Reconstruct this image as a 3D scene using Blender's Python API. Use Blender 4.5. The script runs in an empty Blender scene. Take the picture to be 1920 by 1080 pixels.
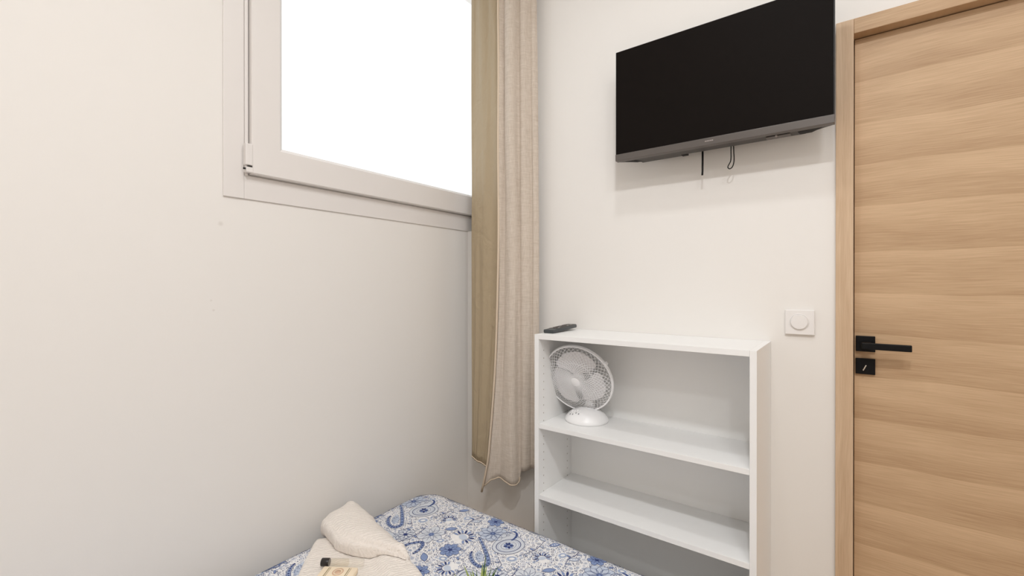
import bpy, bmesh, math, random
from mathutils import Vector, Matrix, noise as mnoise

scene = bpy.context.scene
PI = math.pi

# ------------------------------------------------------------------ camera
cam_data = bpy.data.cameras.new('camera')
cam = bpy.data.objects.new('camera', cam_data)
scene.collection.objects.link(cam)
cam_data.sensor_fit = 'HORIZONTAL'
cam_data.sensor_width = 36.0
cam_data.lens = 36.0 * 845.035 / 1920.0
cam_data.clip_start = 0.02
cam.location = (1.6616, -1.8194, 1.2508)
cam.rotation_euler = (math.radians(90 - 0.122), 0.0, math.radians(36.803))
scene.camera = cam

# ------------------------------------------------------------------ world, lights, exposure
H = 3.0                                  # ceiling height
world = bpy.data.worlds.new('overcast_daylight')
scene.world = world
world.use_nodes = True
bg = world.node_tree.nodes['Background']
bg.inputs['Color'].default_value = (0.95, 0.985, 1.0, 1)
bg.inputs['Strength'].default_value = 1.22

def lamp(x, y, energy, radius=0.07, color=(0.98, 1.0, 1.02), z=H - 0.012):
    """disc at the ceiling shining downwards: inferred downlights and added fill lights"""
    d = bpy.data.lights.new('ceiling_spot_and_fill', 'AREA')
    d.shape = 'DISK'
    d.size = radius * 2
    d.energy = energy
    d.color = color
    o = bpy.data.objects.new('ceiling_spot_and_fill', d)
    o.location = (x, y, z)
    scene.collection.objects.link(o)
    return o

lamp(1.30, -0.95, 5.8)
lamp(0.33, -1.90, 1.2)
lamp(1.75, -1.95, 20.0)  # added fill light, no known fitting; evens out the walls
lamp(2.30, -1.90, 10.0, 0.15)  # added fill light, wide disc to keep its shadows soft
lamp(2.45, -2.90, 12.0)  # added fill light from the unseen part of the room

vs = scene.view_settings
scene.display_settings.display_device = 'sRGB'
vs.view_transform = 'Standard'
vs.look = 'None'
vs.exposure = 0.0
vs.gamma = 1.0
vs.use_curve_mapping = False

# ------------------------------------------------------------------ materials
def srgb(r, g, b):
    def c(v):
        v /= 255.0
        return v / 12.92 if v <= 0.04045 else ((v + 0.055) / 1.055) ** 2.4
    return (c(r), c(g), c(b), 1.0)

def mat(name, col, rough=0.5, metal=0.0, spec=0.5, bump=None, sheen=0.0, coat=0.0):
    m = bpy.data.materials.new(name)
    m.use_nodes = True
    nt = m.node_tree
    b = nt.nodes['Principled BSDF']
    b.inputs['Base Color'].default_value = col
    b.inputs['Roughness'].default_value = rough
    b.inputs['Metallic'].default_value = metal
    b.inputs['Specular IOR Level'].default_value = spec
    b.inputs['Sheen Weight'].default_value = sheen
    b.inputs['Coat Weight'].default_value = coat
    if bump:
        scale, strength, dist = bump
        tc = nt.nodes.new('ShaderNodeTexCoord')
        n = nt.nodes.new('ShaderNodeTexNoise')
        n.inputs['Scale'].default_value = scale
        n.inputs['Detail'].default_value = 4
        nt.links.new(tc.outputs['Object'], n.inputs['Vector'])
        bp = nt.nodes.new('ShaderNodeBump')
        bp.inputs['Strength'].default_value = strength
        bp.inputs['Distance'].default_value = dist
        nt.links.new(n.outputs['Fac'], bp.inputs['Height'])
        nt.links.new(bp.outputs['Normal'], b.inputs['Normal'])
    return m

def N(nt, kind, **kw):
    n = nt.nodes.new(kind)
    for k, v in kw.items():
        if k in n.inputs:
            n.inputs[k].default_value = v
        else:
            setattr(n, k, v)
    return n

M_wall = mat('wall_paint', srgb(240, 236, 231), 0.75, spec=0.25, bump=(180, 0.05, 0.002))
M_ceil = mat('ceiling_paint', srgb(244, 242, 239), 0.9, spec=0.1)
M_trim = mat('window_pvc', srgb(234, 229, 225), 0.4, spec=0.4)
M_white = mat('white_laminate', srgb(247, 246, 244), 0.42, spec=0.4, bump=(60, 0.03, 0.001))
M_hole = mat('drilled_hole', srgb(188, 180, 170), 0.8)
M_plastic = mat('white_plastic', srgb(247, 246, 246), 0.3, spec=0.5)
M_switch = mat('switch_plastic', srgb(240, 236, 233), 0.35, spec=0.5)
M_blade = mat('fan_blade_plastic', srgb(246, 243, 243), 0.35)
M_darkslot = mat('dark_slot', srgb(40, 38, 36), 0.7)
M_grey_ink = mat('grey_print', srgb(130, 128, 130), 0.6)
M_black = mat('matt_black_metal', srgb(12, 12, 14), 0.5, spec=0.2)
M_rubber = mat('black_rubber', srgb(14, 13, 13), 0.6, spec=0.3)
M_screen = mat('tv_screen', srgb(24, 20, 18), 0.5, spec=0.04)
M_tvedge = mat('tv_black_plastic', srgb(24, 23, 23), 0.4)
M_tvgrey = mat('tv_grey_bezel', srgb(98, 92, 88), 0.38, metal=0.25)
M_tvback = mat('tv_back_plastic', srgb(70, 66, 63), 0.5)
M_logo = mat('tv_logo', srgb(185, 175, 172), 0.3, metal=0.3)
M_chrome = mat('silver_metal', srgb(215, 210, 200), 0.25, metal=1.0)
M_remote = mat('remote_shell', srgb(58, 62, 64), 0.35)
M_remote_top = mat('remote_face', srgb(40, 37, 35), 0.4)
M_remote_key = mat('remote_keys', srgb(96, 90, 86), 0.5)
M_remote_light = mat('remote_light_keys', srgb(170, 165, 160), 0.45)
M_hem = mat('curtain_hem', srgb(224, 205, 182), 0.9, spec=0.1, bump=(400, 0.3, 0.002))
M_cap = mat('bottle_cap_black', srgb(34, 29, 27), 0.35)
M_paper = mat('cream_wrapper', srgb(250, 232, 205), 0.6, spec=0.2, bump=(40, 0.15, 0.004))
M_ink = mat('wrapper_print', srgb(226, 190, 160), 0.7)
M_ink2 = mat('wrapper_dark_print', srgb(165, 150, 120), 0.7)
M_floor = mat('floor_laminate', srgb(206, 178, 146), 0.45)
M_pot = mat('white_ceramic', srgb(232, 230, 226), 0.3)
M_soil = mat('soil', srgb(70, 52, 38), 0.95, bump=(120, 0.8, 0.01))
M_bedbase = mat('bed_base_fabric', srgb(206, 200, 192), 0.9, bump=(500, 0.3, 0.002))
M_mattress = mat('mattress_ticking', srgb(236, 233, 228), 0.9, bump=(300, 0.2, 0.002))

# left wall paint: two faint scuffs where the photo has them
def wall_scuffed():
    m = M_wall.copy()
    m.name = 'wall_paint_scuffed'
    nt = m.node_tree
    b = nt.nodes['Principled BSDF']
    tc = N(nt, 'ShaderNodeTexCoord')
    last = None
    for (yy, zz, r) in ((-1.204, 1.46, 0.010), (-1.225, 1.175, 0.005), (-1.232, 1.207, 0.004)):
        d = N(nt, 'ShaderNodeVectorMath', operation='DISTANCE')
        d.inputs[1].default_value = (0, yy, zz)
        nt.links.new(tc.outputs['Object'], d.inputs[0])
        mr = N(nt, 'ShaderNodeMapRange')
        mr.inputs['From Min'].default_value = r * 0.3
        mr.inputs['From Max'].default_value = r
        mr.inputs['To Min'].default_value = 0.28
        mr.inputs['To Max'].default_value = 0.0
        nt.links.new(d.outputs['Value'], mr.inputs['Value'])
        if last is None:
            last = mr.outputs['Result']
        else:
            a = N(nt, 'ShaderNodeMath', operation='ADD')
            nt.links.new(last, a.inputs[0]); nt.links.new(mr.outputs['Result'], a.inputs[1])
            last = a.outputs[0]
    mx = N(nt, 'ShaderNodeMix', data_type='RGBA')
    mx.inputs['A'].default_value = b.inputs['Base Color'].default_value
    mx.inputs['B'].default_value = srgb(190, 180, 170)
    nt.links.new(last, mx.inputs['Factor'])
    nt.links.new(mx.outputs['Result'], b.inputs['Base Color'])
    return m
M_wall_left = wall_scuffed()

def oak(name, axis):
    """light oak veneer; axis = grain direction ('x' door leaf and lintel, 'z' jambs)"""
    m = bpy.data.materials.new(name)
    m.use_nodes = True
    nt = m.node_tree
    L = nt.links.new
    b = nt.nodes['Principled BSDF']
    b.inputs['Roughness'].default_value = 0.5
    b.inputs['Specular IOR Level'].default_value = 0.3
    tc = N(nt, 'ShaderNodeTexCoord')
    sep = N(nt, 'ShaderNodeSeparateXYZ')
    L(tc.outputs['Object'], sep.inputs[0])
    g, t = ('X', 'Z') if axis == 'x' else ('Z', 'X')
    # slow warp of the grain lines
    wv = N(nt, 'ShaderNodeCombineXYZ')
    mulg = N(nt, 'ShaderNodeMath', operation='MULTIPLY'); mulg.inputs[1].default_value = 1.7
    mult = N(nt, 'ShaderNodeMath', operation='MULTIPLY'); mult.inputs[1].default_value = 3.5
    L(sep.outputs[g], mulg.inputs[0]); L(sep.outputs[t], mult.inputs[0])
    L(mulg.outputs[0], wv.inputs[0]); L(mult.outputs[0], wv.inputs[1])
    wn = N(nt, 'ShaderNodeTexNoise', Scale=1.0, Detail=2.0)
    L(wv.outputs[0], wn.inputs['Vector'])
    wm = N(nt, 'ShaderNodeMath', operation='MULTIPLY_ADD')
    wm.inputs[1].default_value = 0.05
    wm.inputs[2].default_value = -0.025
    L(wn.outputs['Fac'], wm.inputs[0])
    tw = N(nt, 'ShaderNodeMath', operation='ADD')
    L(sep.outputs[t], tw.inputs[0]); L(wm.outputs[0], tw.inputs[1])
    # veneer bands: light edge fading darker
    ban = N(nt, 'ShaderNodeMath', operation='MULTIPLY'); ban.inputs[1].default_value = 7.3 if axis == 'x' else 25.0
    L(tw.outputs[0], ban.inputs[0])
    fr = N(nt, 'ShaderNodeMath', operation='FRACT'); L(ban.outputs[0], fr.inputs[0])
    bw = N(nt, 'ShaderNodeCombineXYZ')
    b1 = N(nt, 'ShaderNodeMath', operation='MULTIPLY'); b1.inputs[1].default_value = 2.0
    b2 = N(nt, 'ShaderNodeMath', operation='MULTIPLY'); b2.inputs[1].default_value = 14.0
    L(sep.outputs[g], b1.inputs[0]); L(tw.outputs[0], b2.inputs[0])
    L(b1.outputs[0], bw.inputs[0]); L(b2.outputs[0], bw.inputs[1])
    bn = N(nt, 'ShaderNodeTexNoise', Scale=1.0, Detail=3.0); L(bw.outputs[0], bn.inputs['Vector'])
    # fine grain streaks
    fv = N(nt, 'ShaderNodeCombineXYZ')
    f1 = N(nt, 'ShaderNodeMath', operation='MULTIPLY'); f1.inputs[1].default_value = 9.0
    f2 = N(nt, 'ShaderNodeMath', operation='MULTIPLY'); f2.inputs[1].default_value = 330.0
    L(sep.outputs[g], f1.inputs[0]); L(tw.outputs[0], f2.inputs[0])
    L(f1.outputs[0], fv.inputs[0]); L(f2.outputs[0], fv.inputs[1])
    fn = N(nt, 'ShaderNodeTexNoise', Scale=1.0, Detail=4.0, Roughness=0.6); L(fv.outputs[0], fn.inputs['Vector'])
    # combine: tone = 0.35*saw + 0.45*band noise + 0.45*fine
    c1 = N(nt, 'ShaderNodeMath', operation='MULTIPLY'); c1.inputs[1].default_value = 0.20 if axis == 'x' else 0.10
    L(fr.outputs[0], c1.inputs[0])
    c2 = N(nt, 'ShaderNodeMath', operation='MULTIPLY_ADD'); c2.inputs[1].default_value = 0.62
    L(bn.outputs['Fac'], c2.inputs[0]); L(c1.outputs[0], c2.inputs[2])
    c3 = N(nt, 'ShaderNodeMath', operation='MULTIPLY_ADD'); c3.inputs[1].default_value = 0.70
    L(fn.outputs['Fac'], c3.inputs[0]); L(c2.outputs[0], c3.inputs[2])
    ramp = N(nt, 'ShaderNodeValToRGB')
    L(c3.outputs[0], ramp.inputs[0])
    e = ramp.color_ramp.elements
    if axis == 'x':
        e[0].position = 0.35; e[0].color = srgb(166, 132, 98)
        e[1].position = 1.05; e[1].color = srgb(214, 183, 148)
    else:
        e[0].position = 0.35; e[0].color = srgb(186, 154, 122)
        e[1].position = 0.95; e[1].color = srgb(219, 192, 162)
    L(ramp.outputs['Color'], b.inputs['Base Color'])
    bp = N(nt, 'ShaderNodeBump', Strength=0.06, Distance=0.002)
    L(fn.outputs['Fac'], bp.inputs['Height'])
    L(bp.outputs['Normal'], b.inputs['Normal'])
    return m
M_oak_x = oak('oak_veneer_horizontal', 'x')
M_oak_z = oak('oak_veneer_vertical', 'z')

def linen(name, c0, c1, scale=900):
    m = bpy.data.materials.new(name)
    m.use_nodes = True
    nt = m.node_tree
    L = nt.links.new
    b = nt.nodes['Principled BSDF']
    b.inputs['Roughness'].default_value = 0.9
    b.inputs['Specular IOR Level'].default_value = 0.1
    b.inputs['Sheen Weight'].default_value = 0.15
    tc = N(nt, 'ShaderNodeTexCoord')
    mp1 = N(nt, 'ShaderNodeMapping'); mp1.inputs['Scale'].default_value = (scale * 0.5, scale * 0.5, 28)
    mp2 = N(nt, 'ShaderNodeMapping'); mp2.inputs['Scale'].default_value = (25, 25, scale * 0.45)
    L(tc.outputs['Object'], mp1.inputs[0]); L(tc.outputs['Object'], mp2.inputs[0])
    n1 = N(nt, 'ShaderNodeTexNoise', Scale=1.0, Detail=2.0); L(mp1.outputs[0], n1.inputs['Vector'])
    n2 = N(nt, 'ShaderNodeTexNoise', Scale=1.0, Detail=2.0); L(mp2.outputs[0], n2.inputs['Vector'])
    a = N(nt, 'ShaderNodeMath', operation='ADD'); L(n1.outputs['Fac'], a.inputs[0]); L(n2.outputs['Fac'], a.inputs[1])
    r = N(nt, 'ShaderNodeValToRGB'); r.color_ramp.elements[0].position = 0.3; r.color_ramp.elements[1].position = 0.75
    r.color_ramp.elements[0].color = c0; r.color_ramp.elements[1].color = c1
    h = N(nt, 'ShaderNodeMath', operation='MULTIPLY'); h.inputs[1].default_value = 0.5
    L(a.outputs[0], h.inputs[0]); L(h.outputs[0], r.inputs[0])
    L(r.outputs['Color'], b.inputs['Base Color'])
    bp = N(nt, 'ShaderNodeBump', Strength=0.25, Distance=0.002)
    L(h.outputs[0], bp.inputs['Height']); L(bp.outputs['Normal'], b.inputs['Normal'])
    return m
M_linen = linen('curtain_linen', srgb(196, 181, 165), srgb(227, 215, 202))

def lining_mat():
    m = mat('curtain_lining_satin', srgb(178, 160, 132), 0.5, spec=0.3)
    nt = m.node_tree
    b = nt.nodes['Principled BSDF']
    tc = N(nt, 'ShaderNodeTexCoord')
    mp = N(nt, 'ShaderNodeMapping'); mp.inputs['Scale'].default_value = (14, 14, 9); mp.inputs['Rotation'].default_value = (0.5, 0.5, 0)
    n = N(nt, 'ShaderNodeTexNoise', Scale=1.0, Detail=3.0, Distortion=0.8)
    nt.links.new(tc.outputs['Object'], mp.inputs[0]); nt.links.new(mp.outputs[0], n.inputs['Vector'])
    bp = N(nt, 'ShaderNodeBump', Strength=0.5, Distance=0.02)
    nt.links.new(n.outputs['Fac'], bp.inputs['Height']); nt.links.new(bp.outputs['Normal'], b.inputs['Normal'])
    return m
M_lining = lining_mat()

def towel_mat():
    m = mat('white_terry', srgb(253, 244, 235), 0.95, spec=0.08, sheen=0.2)
    nt = m.node_tree
    b = nt.nodes['Principled BSDF']
    tc = N(nt, 'ShaderNodeTexCoord')
    w = N(nt, 'ShaderNodeTexWave', Scale=26.0, Distortion=6.0, Detail=2.0)
    w.inputs['Detail Scale'].default_value = 2.0
    n = N(nt, 'ShaderNodeTexNoise', Scale=420.0, Detail=3.0)
    mp = N(nt, 'ShaderNodeMapping'); mp.inputs['Rotation'].default_value = (0, 0, 0.6)
    nt.links.new(tc.outputs['Object'], mp.inputs[0]); nt.links.new(mp.outputs[0], w.inputs['Vector'])
    nt.links.new(tc.outputs['Object'], n.inputs['Vector'])
    a = N(nt, 'ShaderNodeMath', operation='MULTIPLY_ADD'); a.inputs[1].default_value = 0.8
    nt.links.new(w.outputs['Fac'], a.inputs[0]); nt.links.new(n.outputs['Fac'], a.inputs[2])
    bp = N(nt, 'ShaderNodeBump', Strength=0.75, Distance=0.003)
    nt.links.new(a.outputs[0], bp.inputs['Height']); nt.links.new(bp.outputs['Normal'], b.inputs['Normal'])
    return m
M_towel = towel_mat()

def glass_mat(name, tint=(1, 1, 1, 1), ior=1.45, refl=0.6):
    m = bpy.data.materials.new(name)
    m.use_nodes = True
    nt = m.node_tree
    nt.nodes.clear()
    out = N(nt, 'ShaderNodeOutputMaterial')
    tr = N(nt, 'ShaderNodeBsdfTransparent'); tr.inputs[0].default_value = tint
    gl = N(nt, 'ShaderNodeBsdfGlossy'); gl.inputs['Roughness'].default_value = 0.04
    fr = N(nt, 'ShaderNodeLayerWeight'); fr.inputs['Blend'].default_value = 0.12
    ml = N(nt, 'ShaderNodeMath', operation='MULTIPLY'); ml.inputs[1].default_value = refl
    nt.links.new(fr.outputs['Facing'], ml.inputs[0])
    mx = N(nt, 'ShaderNodeMixShader')
    nt.links.new(ml.outputs[0], mx.inputs[0]); nt.links.new(tr.outputs[0], mx.inputs[1]); nt.links.new(gl.outputs[0], mx.inputs[2])
    nt.links.new(mx.outputs[0], out.inputs['Surface'])
    return m
M_glass = glass_mat('window_glass', refl=0.3)
M_bottle = glass_mat('clear_bottle_plastic', (0.985, 0.98, 0.965, 1), 1.5, 0.8)
M_liquid = glass_mat('bottle_liquid', (0.98, 0.965, 0.93, 1), 1.33, 0.3)

def leaf_mat(name, c0, c1):
    m = mat(name, c0, 0.45, spec=0.3)
    nt = m.node_tree
    b = nt.nodes['Principled BSDF']
    tc = N(nt, 'ShaderNodeTexCoord'); n = N(nt, 'ShaderNodeTexNoise', Scale=60.0, Detail=2.0)
    mx = N(nt, 'ShaderNodeMix', data_type='RGBA'); mx.inputs['A'].default_value = c0; mx.inputs['B'].default_value = c1
    nt.links.new(tc.outputs['Object'], n.inputs['Vector']); nt.links.new(n.outputs['Fac'], mx.inputs['Factor'])
    nt.links.new(mx.outputs['Result'], b.inputs['Base Color'])
    return m
M_leaf_light = leaf_mat('grass_blade_light', srgb(120, 140, 70), srgb(165, 175, 105))
M_leaf_dark = leaf_mat('grass_blade_dark', srgb(45, 75, 35), srgb(85, 110, 55))

# ------------------------------------------------------------------ mesh helpers
def obj(name, bm, m, parent=None, smooth=False, angle=None):
    me = bpy.data.meshes.new(name)
    bmesh.ops.recalc_face_normals(bm, faces=bm.faces[:]) if not bm.faces.layers.int.get('keep') else None
    bm.to_mesh(me)
    bm.free()
    mats = m if isinstance(m, (list, tuple)) else [m]
    for q in mats:
        me.materials.append(q)
    if smooth:
        for p in me.polygons:
            p.use_smooth = True
        if angle:
            me.set_sharp_from_angle(angle=math.radians(angle))
    o = bpy.data.objects.new(name, me)
    scene.collection.objects.link(o)
    if parent is not None:
        o.parent = parent
        o.matrix_parent_inverse = Matrix.Translation(parent.location).inverted()
    return o

def empty(name, loc, label=None, cat=None, group=None, kind=None):
    o = bpy.data.objects.new(name, None)
    o.location = loc
    o.empty_display_size = 0.05
    scene.collection.objects.link(o)
    return tag(o, label, cat, group, kind)

def tag(o, label=None, cat=None, group=None, kind=None):
    if label: o['label'] = label
    if cat: o['category'] = cat
    if group: o['group'] = group
    if kind: o['kind'] = kind
    return o

def box(bm, x0, x1, y0, y1, z0, z1, bev=0.0, seg=2, mi=0, mtx=None):
    t = bmesh.new()
    bmesh.ops.create_cube(t, size=1.0)
    for v in t.verts:
        v.co = Vector(((x0 + x1) / 2 + v.co.x * (x1 - x0), (y0 + y1) / 2 + v.co.y * (y1 - y0), (z0 + z1) / 2 + v.co.z * (z1 - z0)))
    if bev > 0:
        bmesh.ops.bevel(t, geom=t.edges[:], offset=bev, segments=seg, affect='EDGES', profile=0.5)
    merge(bm, t, mi, mtx)

def merge(bm, t, mi=0, mtx=None):
    vm = {}
    for v in t.verts:
        vm[v] = bm.verts.new(mtx @ v.co if mtx else v.co)
    for f in t.faces:
        try:
            nf = bm.faces.new([vm[v] for v in f.verts])
            nf.material_index = mi if mi else f.material_index
            nf.smooth = f.smooth
        except ValueError:
            pass
    t.free()

def boxobj(name, m, parent, *a, bev=0.002, **k):
    bm = bmesh.new()
    box(bm, *a, bev=bev, **k)
    return obj(name, bm, m, parent)

def tube(bm, pts, r, n=8, closed=False, mi=0, cap=True):
    pts = [Vector(p) for p in pts]
    rings = []
    k = len(pts)
    prev = None
    for i in range(k):
        a = pts[(i - 1) % k] if closed or i > 0 else pts[i]
        b = pts[(i + 1) % k] if closed or i < k - 1 else pts[i]
        d = (b - a).normalized()
        if prev is None:
            up = Vector((0, 0, 1)) if abs(d.z) < 0.9 else Vector((1, 0, 0))
            s = d.cross(up).normalized()
        else:
            s = (prev - d * prev.dot(d)).normalized()
        prev = s
        t = d.cross(s)
        rr = r(i / (k - 1)) if callable(r) else r
        rings.append([bm.verts.new(pts[i] + (s * math.cos(2 * PI * j / n) + t * math.sin(2 * PI * j / n)) * rr) for j in range(n)])
    last = k if closed else k - 1
    for i in range(last):
        A, B = rings[i], rings[(i + 1) % k]
        for j in range(n):
            f = bm.faces.new((A[j], A[(j + 1) % n], B[(j + 1) % n], B[j]))
            f.material_index = mi; f.smooth = True
    if cap and not closed:
        for R_ in (rings[0][::-1], rings[-1]):
            f = bm.faces.new(R_); f.material_index = mi

def lathe(bm, prof, n=48, mtx=None, sx=1.0, sy=1.0, mi=0):
    """prof: (radius, height) list, revolved round local z"""
    rings = []
    for (r, h) in prof:
        if r < 1e-6:
            p = Vector((0, 0, h)); rings.append([bm.verts.new(mtx @ p if mtx else p)])
        else:
            ring = []
            for j in range(n):
                a = 2 * PI * j / n
                p = Vector((r * sx * math.cos(a), r * sy * math.sin(a), h))
                ring.append(bm.verts.new(mtx @ p if mtx else p))
            rings.append(ring)
    for A, B in zip(rings, rings[1:]):
        for j in range(n):
            if len(A) == 1 and len(B) == 1: continue
            if len(A) == 1: vs_ = (A[0], B[j], B[(j + 1) % n])
            elif len(B) == 1: vs_ = (A[j], A[(j + 1) % n], B[0])
            else: vs_ = (A[j], A[(j + 1) % n], B[(j + 1) % n], B[j])
            f = bm.faces.new(vs_); f.smooth = True; f.material_index = mi

def structure(name, bm, m, parent=None, **k):
    o = obj(name, bm, m, parent, **k)
    if parent is None:
        o['kind'] = 'structure'
    return o

# ------------------------------------------------------------------ room shell
XR, YB = 2.78, -4.30                     # right wall, wall behind the camera
WY0, WY1, WZ0, WZ1 = -1.115, 0.66, 1.64, 2.985   # window opening in the left wall
bm = bmesh.new()
box(bm, -0.2, XR + 0.15, YB - 0.15, 0.2, -0.1, 0.0)
structure('floor', bm, M_floor)
bm = bmesh.new()
box(bm, -0.2, XR + 0.15, YB - 0.15, 0.2, H, H + 0.1)
structure('ceiling', bm, M_ceil)
bm = bmesh.new()
box(bm, -0.2, 0, YB - 0.15, WY0, 0, H)
box(bm, -0.2, 0, WY1, 0.9, 0, H)
box(bm, -0.2, 0, WY0, WY1, 0, WZ0)
box(bm, -0.2, 0, WY0, WY1, WZ1, H)
structure('wall_left', bm, M_wall_left)
DX0, DX1, DZ = 1.655, 2.545, 2.075       # opening for the door in the back wall
bm = bmesh.new()
box(bm, 0, DX0, 0, 0.2, 0, 1.553)
box(bm, 0.0325, DX0, 0, 0.2, 1.553, H)
box(bm, DX1, XR + 0.15, 0, 0.2, 0, H)
box(bm, DX0, DX1, 0, 0.2, DZ, H)
structure('wall_back', bm, M_wall)
bm = bmesh.new()
box(bm, XR, XR + 0.15, YB - 0.15, 0, 0, H)
structure('wall_right', bm, M_wall)
bm = bmesh.new()
box(bm, 0, XR, YB - 0.15, YB, 0, H)
structure('wall_front', bm, M_wall)

# ------------------------------------------------------------------ window
win = empty('window_1', (0, -0.6, 1.55), kind='structure')
bm = bmesh.new()                          # flat cover strips round the frame
box(bm, 0.0, 0.007, -1.198, -1.134, 1.553, 2.998, bev=0.0015)
box(bm, 0.0, 0.006, -1.1335, 0.70, 1.553, 1.634, bev=0.0015)
box(bm, 0.0, 0.006, -1.1335, 0.70, 2.985, 2.998, bev=0.0015)
obj('cover_strip', bm, M_trim, win)
bm = bmesh.new()                          # fixed frame
box(bm, -0.06, 0.012, -1.1335, -1.1235, 1.632, 2.985, bev=0.001)
box(bm, -0.06, 0.0045, -1.1235, 0.66, 1.620, 1.6345, bev=0.001)
box(bm, -0.06, 0.010, -1.1235, 0.66, 2.973, 2.985, bev=0.001)
box(bm, -0.06, 0.012, 0.66, 0.68, 1.632, 2.985, bev=0.001)
obj('window_frame', bm, M_trim, win)
sy0, sy1, sz0, sz1 = -1.1195, 0.655, 1.6375, 2.970
gy0, gy1, gz0, gz1 = -1.012, 0.55, 1.748, 2.915
def frame_ring(bm, outer, inner, x0, x1, xi):
    """rectangular sash: front face at x1, chamfer to the glazing edge at xi"""
    (a0, a1, b0, b1), (c0, c1, d0, d1) = outer, inner
    O = [(a0, b0), (a1, b0), (a1, b1), (a0, b1)]
    I = [(c0, d0), (c1, d0), (c1, d1), (c0, d1)]
    g = 0.013
    J = [(c0 - g, d0 - g), (c1 + g, d0 - g), (c1 + g, d1 + g), (c0 - g, d1 + g)]
    e = 0.004
    O2 = [(a0 + e, b0 + e), (a1 - e, b0 + e), (a1 - e, b1 - e), (a0 + e, b1 - e)]
    loops = [[(x0, *p) for p in O], [(x1 - e, *p) for p in O], [(x1, *p) for p in O2], [(x1, *p) for p in J], [(xi, *p) for p in I], [(x0, *p) for p in I]]
    vv = [[bm.verts.new(p) for p in l] for l in loops]
    for A, B in zip(vv, vv[1:] + vv[:1]):
        for j in range(4):
            bm.faces.new((A[j], A[(j + 1) % 4], B[(j + 1) % 4], B[j]))
bm = bmesh.new()
frame_ring(bm, (sy0, sy1, sz0, sz1), (gy0, gy1, gz0, gz1), -0.035, 0.032, 0.018)
sash = obj('sash', bm, M_trim, win)
boxobj('pane', M_glass, sash, -0.006, -0.002, gy0 - 0.01, gy1 + 0.01, gz0 - 0.01, gz1 + 0.01, bev=0)
bm = bmesh.new()
box(bm, 0.012, 0.0335, -1.1405, -1.1175, 1.664, 1.738, bev=0.003)
box(bm, 0.012, 0.0335, -1.1385, -1.1165, 1.640, 1.6585, bev=0.002)
box(bm, 0.012, 0.026, -1.136, -1.120, 1.658, 1.665)
hinge = obj('hinge', bm, M_trim, win)
bm = bmesh.new()
lathe(bm, [(0, 0.0), (0.0035, 0.0), (0.0035, 0.006), (0, 0.006)], 16, Matrix.Translation((0.03, -1.1405, 1.651)) @ Matrix.Rotation(PI / 2, 4, 'X'))
box(bm, 0.0255, 0.0340, -1.1335, -1.1195, 1.6588, 1.6622)
obj('hinge_pin', bm, M_darkslot, hinge)

# ------------------------------------------------------------------ door
door = empty('door_1', (2.1, 0.0, 0.0), kind='structure')
FY = -0.012                               # front of the frame
LY = 0.031                                # face of the leaf
bm = bmesh.new()
box(bm, 1.626, 1.6725, FY, 0.09, 0.0, 2.108, bev=0.0015)
obj('door_jamb', bm, M_oak_z, door)
bm = bmesh.new()
box(bm, 2.5275, 2.574, FY, 0.09, 0.0, 2.108, bev=0.0015)
obj('door_jamb', bm, M_oak_z, door)
bm = bmesh.new()
box(bm, 1.6727, 2.5273, FY, 0.09, 2.060, 2.108, bev=0.0015)
obj('door_lintel', bm, M_oak_x, door)
boxobj('door_leak_block', M_oak_x, door, 1.66, 2.54, LY + 0.041, LY + 0.058, 0.0, 2.07, bev=0)  # added unseen sheet behind the leaf, stops daylight leaking past the jamb
leaf = boxobj('door_leaf', M_oak_x, door, 1.675, 2.525, LY, LY + 0.04, 0.008, 2.0575, bev=0.0015)
# handle: square rose, neck and flat lever
hz = 1.068
bm = bmesh.new()
box(bm, 1.6790, 1.7285, LY - 0.010, LY, hz - 0.025, hz + 0.025, bev=0.0015)
hd = obj('door_handle', bm, M_black, leaf)
bm = bmesh.new()
box(bm, 1.6930, 1.7170, LY - 0.052, LY - 0.0085, hz - 0.0120, hz + 0.0080, bev=0.002)
box(bm, 1.6930, 1.8120, LY - 0.064, LY - 0.052, hz - 0.0120, hz + 0.0080, bev=0.002)
lev = obj('lever', bm, M_black, door)
bm = bmesh.new()
box(bm, 1.6785, 1.7285, LY - 0.009, LY, 0.970, 1.0205, bev=0.0015)
esc = obj('lock_plate', bm, M_black, leaf)
bm = bmesh.new()                          # key seen on edge, tilted in the lock
K = Matrix.Translation((1.7025, LY - 0.018, 0.996)) @ Matrix.Rotation(math.radians(24), 4, 'Y')
box(bm, -0.0016, 0.0016, -0.012, 0.008, -0.0125, 0.0065, bev=0.0008, mtx=K)
obj('key', bm, M_chrome, door)

# ------------------------------------------------------------------ light switch
sw = empty('light_switch', (1.527, 0, 1.131), 'white square wall switch with a round button beside the door frame', 'light switch')
boxobj('switch_plate', M_switch, sw, 1.4845, 1.5695, -0.011, 0.0, 1.0885, 1.1735, bev=0.003, seg=3)
bm = bmesh.new()
SM = Matrix.Translation((1.526, -0.011, 1.132)) @ Matrix.Rotation(PI / 2, 4, 'X')
lathe(bm, [(0.0285, -0.001), (0.0285, 0.001), (0.0268, 0.0022), (0.0265, 0.0008), (0.0255, 0.0008), (0.0250, 0.0035), (0.0235, 0.0048), (0, 0.0052)], 64, SM)
obj('switch_button', bm, M_switch, sw, smooth=True, angle=35)

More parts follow.
